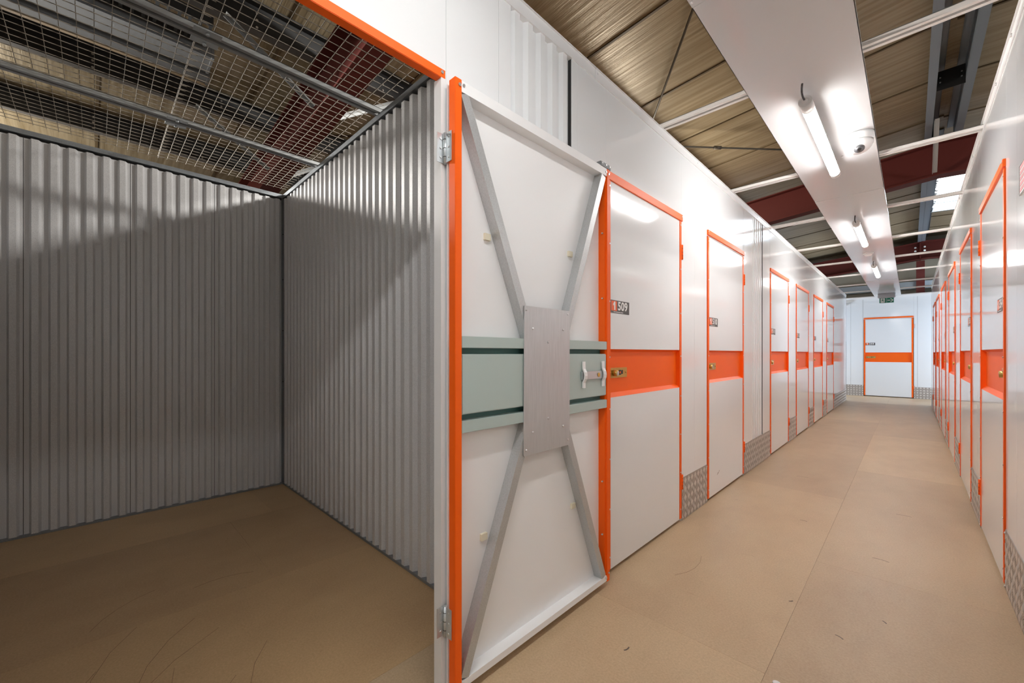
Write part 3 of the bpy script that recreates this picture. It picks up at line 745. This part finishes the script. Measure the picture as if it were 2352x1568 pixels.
# hinges between jamb and door
for z in (1.786,.205):
    hr = root('door_hinge', (0,.826,z), PI/2, label='galvanised butt hinge on the white jamb, %s the open door' % ('upper one of' if z > 1 else 'lower one of'), cat='hinge', group='hinges of the open door', kind='thing')
    b = MB(); b.box(-.036,-.008,-.0035,-.001,0,.098); lf = b.build('jamb_leaf', ZINC, hr)
    each('screw', STEEL, lf, [lambda b,k=k: b.cyl((-.022,-.0035,k),(-.022,-.006,k),.004,10) for k in (.018,.049,.08)])
    b = MB(); b.box(-.0095,-.0070,-.044,-.012,0,.098); lf = b.build('door_leaf', ZINC, hr)
    each('screw', STEEL, lf, [lambda b,k=k: b.cyl((-.0095,-.030,k),(-.012,-.030,k),.004,10) for k in (.015,.049,.083)])
    b = MB(); b.cyl((-.008,-.0095,-.002),(-.008,-.0095,.100),.0068,14); kn = b.build('knuckle', ZINC, hr)
    each('knuckle_gap', DARK, kn, [lambda b,k=k: b.cyl((-.008,-.0095,k-.001),(-.008,-.0095,k+.001),.0072,14) for k in (.02,.049,.078)])
# grey spring bolt on the top free corner of the open door
b = MB(); b.box(W-.085,W+.006,FY-.004,-.018,2.053,2.074); tbx = b.build('top_bolt', GREYBOX, od, bevel=.0015)
each('screw', STEEL, tbx, [lambda b,x=x: b.cyl((W-.085+x,FY-.003,2.066),(W-.085+x,FY-.0065,2.066),.0042,10) for x in (.013,.048,.08)])

# ------------------------------------------------------------------ tread plate kick plates
def kick(x0, x1, h, loc, rz, label, seed=0):
    w = x1-x0
    r = root('kick_plate', loc, rz, label=label, cat='kick plate', group='tread plate kick plates')
    b = MB(); b.box(0,w,-.003,0,.004,h); plate = b.build('plate', TREAD, r)
    b = MB(); p = .0295
    p = .060
    def pad(cx, cz, hw, hh, o):
        q = [(cx-hw,cz),(cx,cz-hh),(cx+hw,cz),(cx,cz+hh)]
        if min(x for x,_ in q) < .003 or max(x for x,_ in q) > w-.003 or min(z for _,z in q) < .003 or max(z for _,z in q) > h-.003:
            q = [(min(max(x,.003),w-.003),min(max(z,.003),h-.003)) for x,z in q]
            if len(set(q)) < 4: return
        A = [b.bm.verts.new((x,-.003,z)) for x,z in q]; c = 0.82
        B = [b.bm.verts.new((cx+(x-cx)*c,-.003-o,cz+(z-cz)*c)) for x,z in q]
        for k in range(4): b.bm.faces.new([A[k],A[(k+1)%4],B[(k+1)%4],B[k]])
        b.bm.faces.new(B)
    def tick(cx, cz, a, l):
        ca, sa = math.cos(a)*l/2, math.sin(a)*l/2
        if not (.006 < cx-abs(ca) and cx+abs(ca) < w-.006 and .006 < cz-abs(sa) and cz+abs(sa) < h-.006): return
        b.bar((cx-ca,-.0035,cz-sa),(cx+ca,-.0035,cz+sa),.0028,.0016, up=(0,1,0))
    nx, nz = int(w/p)+1, int(h/p)+1
    for i in range(nx+1):
        for j in range(nz+1):
            pad(i*p, .026+j*p, .0235, .0245, .0014)
            sg = 1 if (i+j) % 2 else -1
            for k in (-2,-1,0,1,2): tick(i*p+.03+k*.0068, .056+j*p-sg*k*.0068, sg*PI/4, .022)
    b.build('tread_pattern', TREAD_L, plate)
    each('screw', STEEL, r, [lambda b,x=x,z=z: b.lathe((x,-.003,z),[(.0058,0),(.0058,-.003),(.002,-.0055)],10,'y') for x in (.012, w-.012) for z in (.02, h-.014)])
KH = .293
e = [LD[i]+DW for i in range(6)]
segs = [(.84,LD[0]-.008,'behind the open door'),(e[0]+.012,LD[1]-.008,'between doors 509 and 510'),(e[1]+.012,LD[2]-.008,'under the fluted infill between doors 510 and 511'),(e[2]+.012,LD[3]-.008,'between doors 511 and 512'),(e[3]+.012,LD[4]-.008,'between doors 512 and 513'),(e[4]+.012,LD[5]-.008,'between doors 513 and 514'),(e[5]+.012,Y1-.01,'at the far end of the left partition')]
for a, c, t in segs: kick(a, c, KH, (0,a,0), PI/2, 'aluminium tread plate kick plate '+t)
e = [y+DW for y in RD0]
segs = [(.6,RD0[0]-.008,'nearest the camera at the foot of the right partition'),(e[0]+.012,RD0[1]-.008,'between the first two doors on the right'),(e[1]+.012,RD0[2]-.008,'between the second and third doors on the right'),(e[2]+.012,RD0[3]-.008,'between the third and fourth doors on the right'),(e[3]+.012,RD0[4]-.008,'between the fourth and fifth doors on the right'),(e[4]+.012,RD0[5]-.008,'between the fifth and sixth doors on the right'),(e[5]+.012,Y1-.01,'at the far end of the right partition')]
for a, c, t in segs: kick(a, c, KH, (XR,c,0), -PI/2, 'aluminium tread plate kick plate '+t)
kick(-1.0, ED0-.008, KH, (-1.0,YE,0), 0, 'aluminium tread plate kick plate left of the end wall door')
kick(ED0+DW+.012, 2.4, KH, (ED0+DW+.012,YE,0), 0, 'aluminium tread plate kick plate right of the end wall door')

# small framed notice on the right wall at the picture edge
nt = root('wall_notice', (XR,2.722,1.812), -PI/2, label='small white notice with red lettering rows on the right partition', cat='notice')
b = MB(); b.box(0,.30,-.004,0,0,.125); b.build('board', SIGN_W, nt)
b = MB()
for k in range(5): b.box(.012,.288,-.0046,-.004,.012+k*.023,.028+k*.023)
b.build('red_rows', mat('notice pink', (.75,.35,.38,1), .5), nt)
b = MB(); b.box(0,.30,-.0055,-.004,0,.003); b.box(0,.30,-.0055,-.004,.122,.125); b.box(0,.003,-.0055,-.004,0,.125); b.build('frame', CHAN_D, nt)

# ------------------------------------------------------------------ light
def area(name, loc, rot, sx, sy, power, col):
    l = bpy.data.lights.new(name, 'AREA'); l.shape = 'RECTANGLE'; l.size = sx; l.size_y = sy; l.energy = power; l.color = col
    o = bpy.data.objects.new(name, l); COL.objects.link(o); o.location = loc; o.rotation_euler = rot; return o
# daylight entering the cross passage from both ends
area('passage_daylight', (4.2,13.7,1.7), (0,PI/2,0), 1.8, 1.3, 38, (.70,.83,1))
area('passage_daylight', (-2.9,13.7,1.7), (0,-PI/2,0), 1.8, 1.3, 25, (.70,.83,1))
# unseen fill lamps and spots added to light the unit and the roof lining
def lamp(name, loc, power, col, r=.25):
    l = bpy.data.lights.new(name, 'POINT'); l.energy = power; l.color = col; l.shadow_soft_size = r
    o = bpy.data.objects.new(name, l); COL.objects.link(o); o.location = loc; return o
def spot(loc, aim, power, size, blend, r, col=(1,.96,.9)):
    l = bpy.data.lights.new('added_spot', 'SPOT'); l.energy = power; l.spot_size = math.radians(size); l.spot_blend = blend; l.shadow_soft_size = r; l.color = col
    o = bpy.data.objects.new('added_spot', l); COL.objects.link(o); o.location = loc
    o.rotation_euler = (Vector(aim)-Vector(loc)).to_track_quat('-Z','Y').to_euler()
spot((-4.05,-1.1,2.90), (-.9,1.175,1.8), 210, 66, .5, .09)  # added spot, angled for the slanting shadow edge on the side wall
lamp('fill_lamp', (-5.3,-1.3,2.65), 34, (1,.95,.86), .3)
lamp('fill_lamp', (-1.9,5.6,3.2), 60, (1,.93,.82))
lamp('fill_lamp', (4.3,6.5,3.1), 50, (.86,.93,1))
spot((-.35,2.95,3.42), (-2.85,.0,2.1), 130, 75, .6, .12)  # added spot for the lit band high on the back wall

w = bpy.data.worlds.new('sky'); S.world = w; w.use_nodes = True
bg = w.node_tree.nodes['Background']; bg.inputs['Color'].default_value = (.86,.93,1,1); bg.inputs['Strength'].default_value = 9

S.view_settings.view_transform = 'Standard'; S.view_settings.look = 'None'
S.view_settings.exposure = 1.8; S.view_settings.gamma = 1; S.view_settings.use_curve_mapping = False
S.cycles.use_denoising = True; S.cycles.max_bounces = 10; S.cycles.diffuse_bounces = 7; S.cycles.glossy_bounces = 5
S.cycles.transmission_bounces = 4; S.cycles.sample_clamp_indirect = 6; S.cycles.caustics_reflective = False; S.cycles.caustics_refractive = False
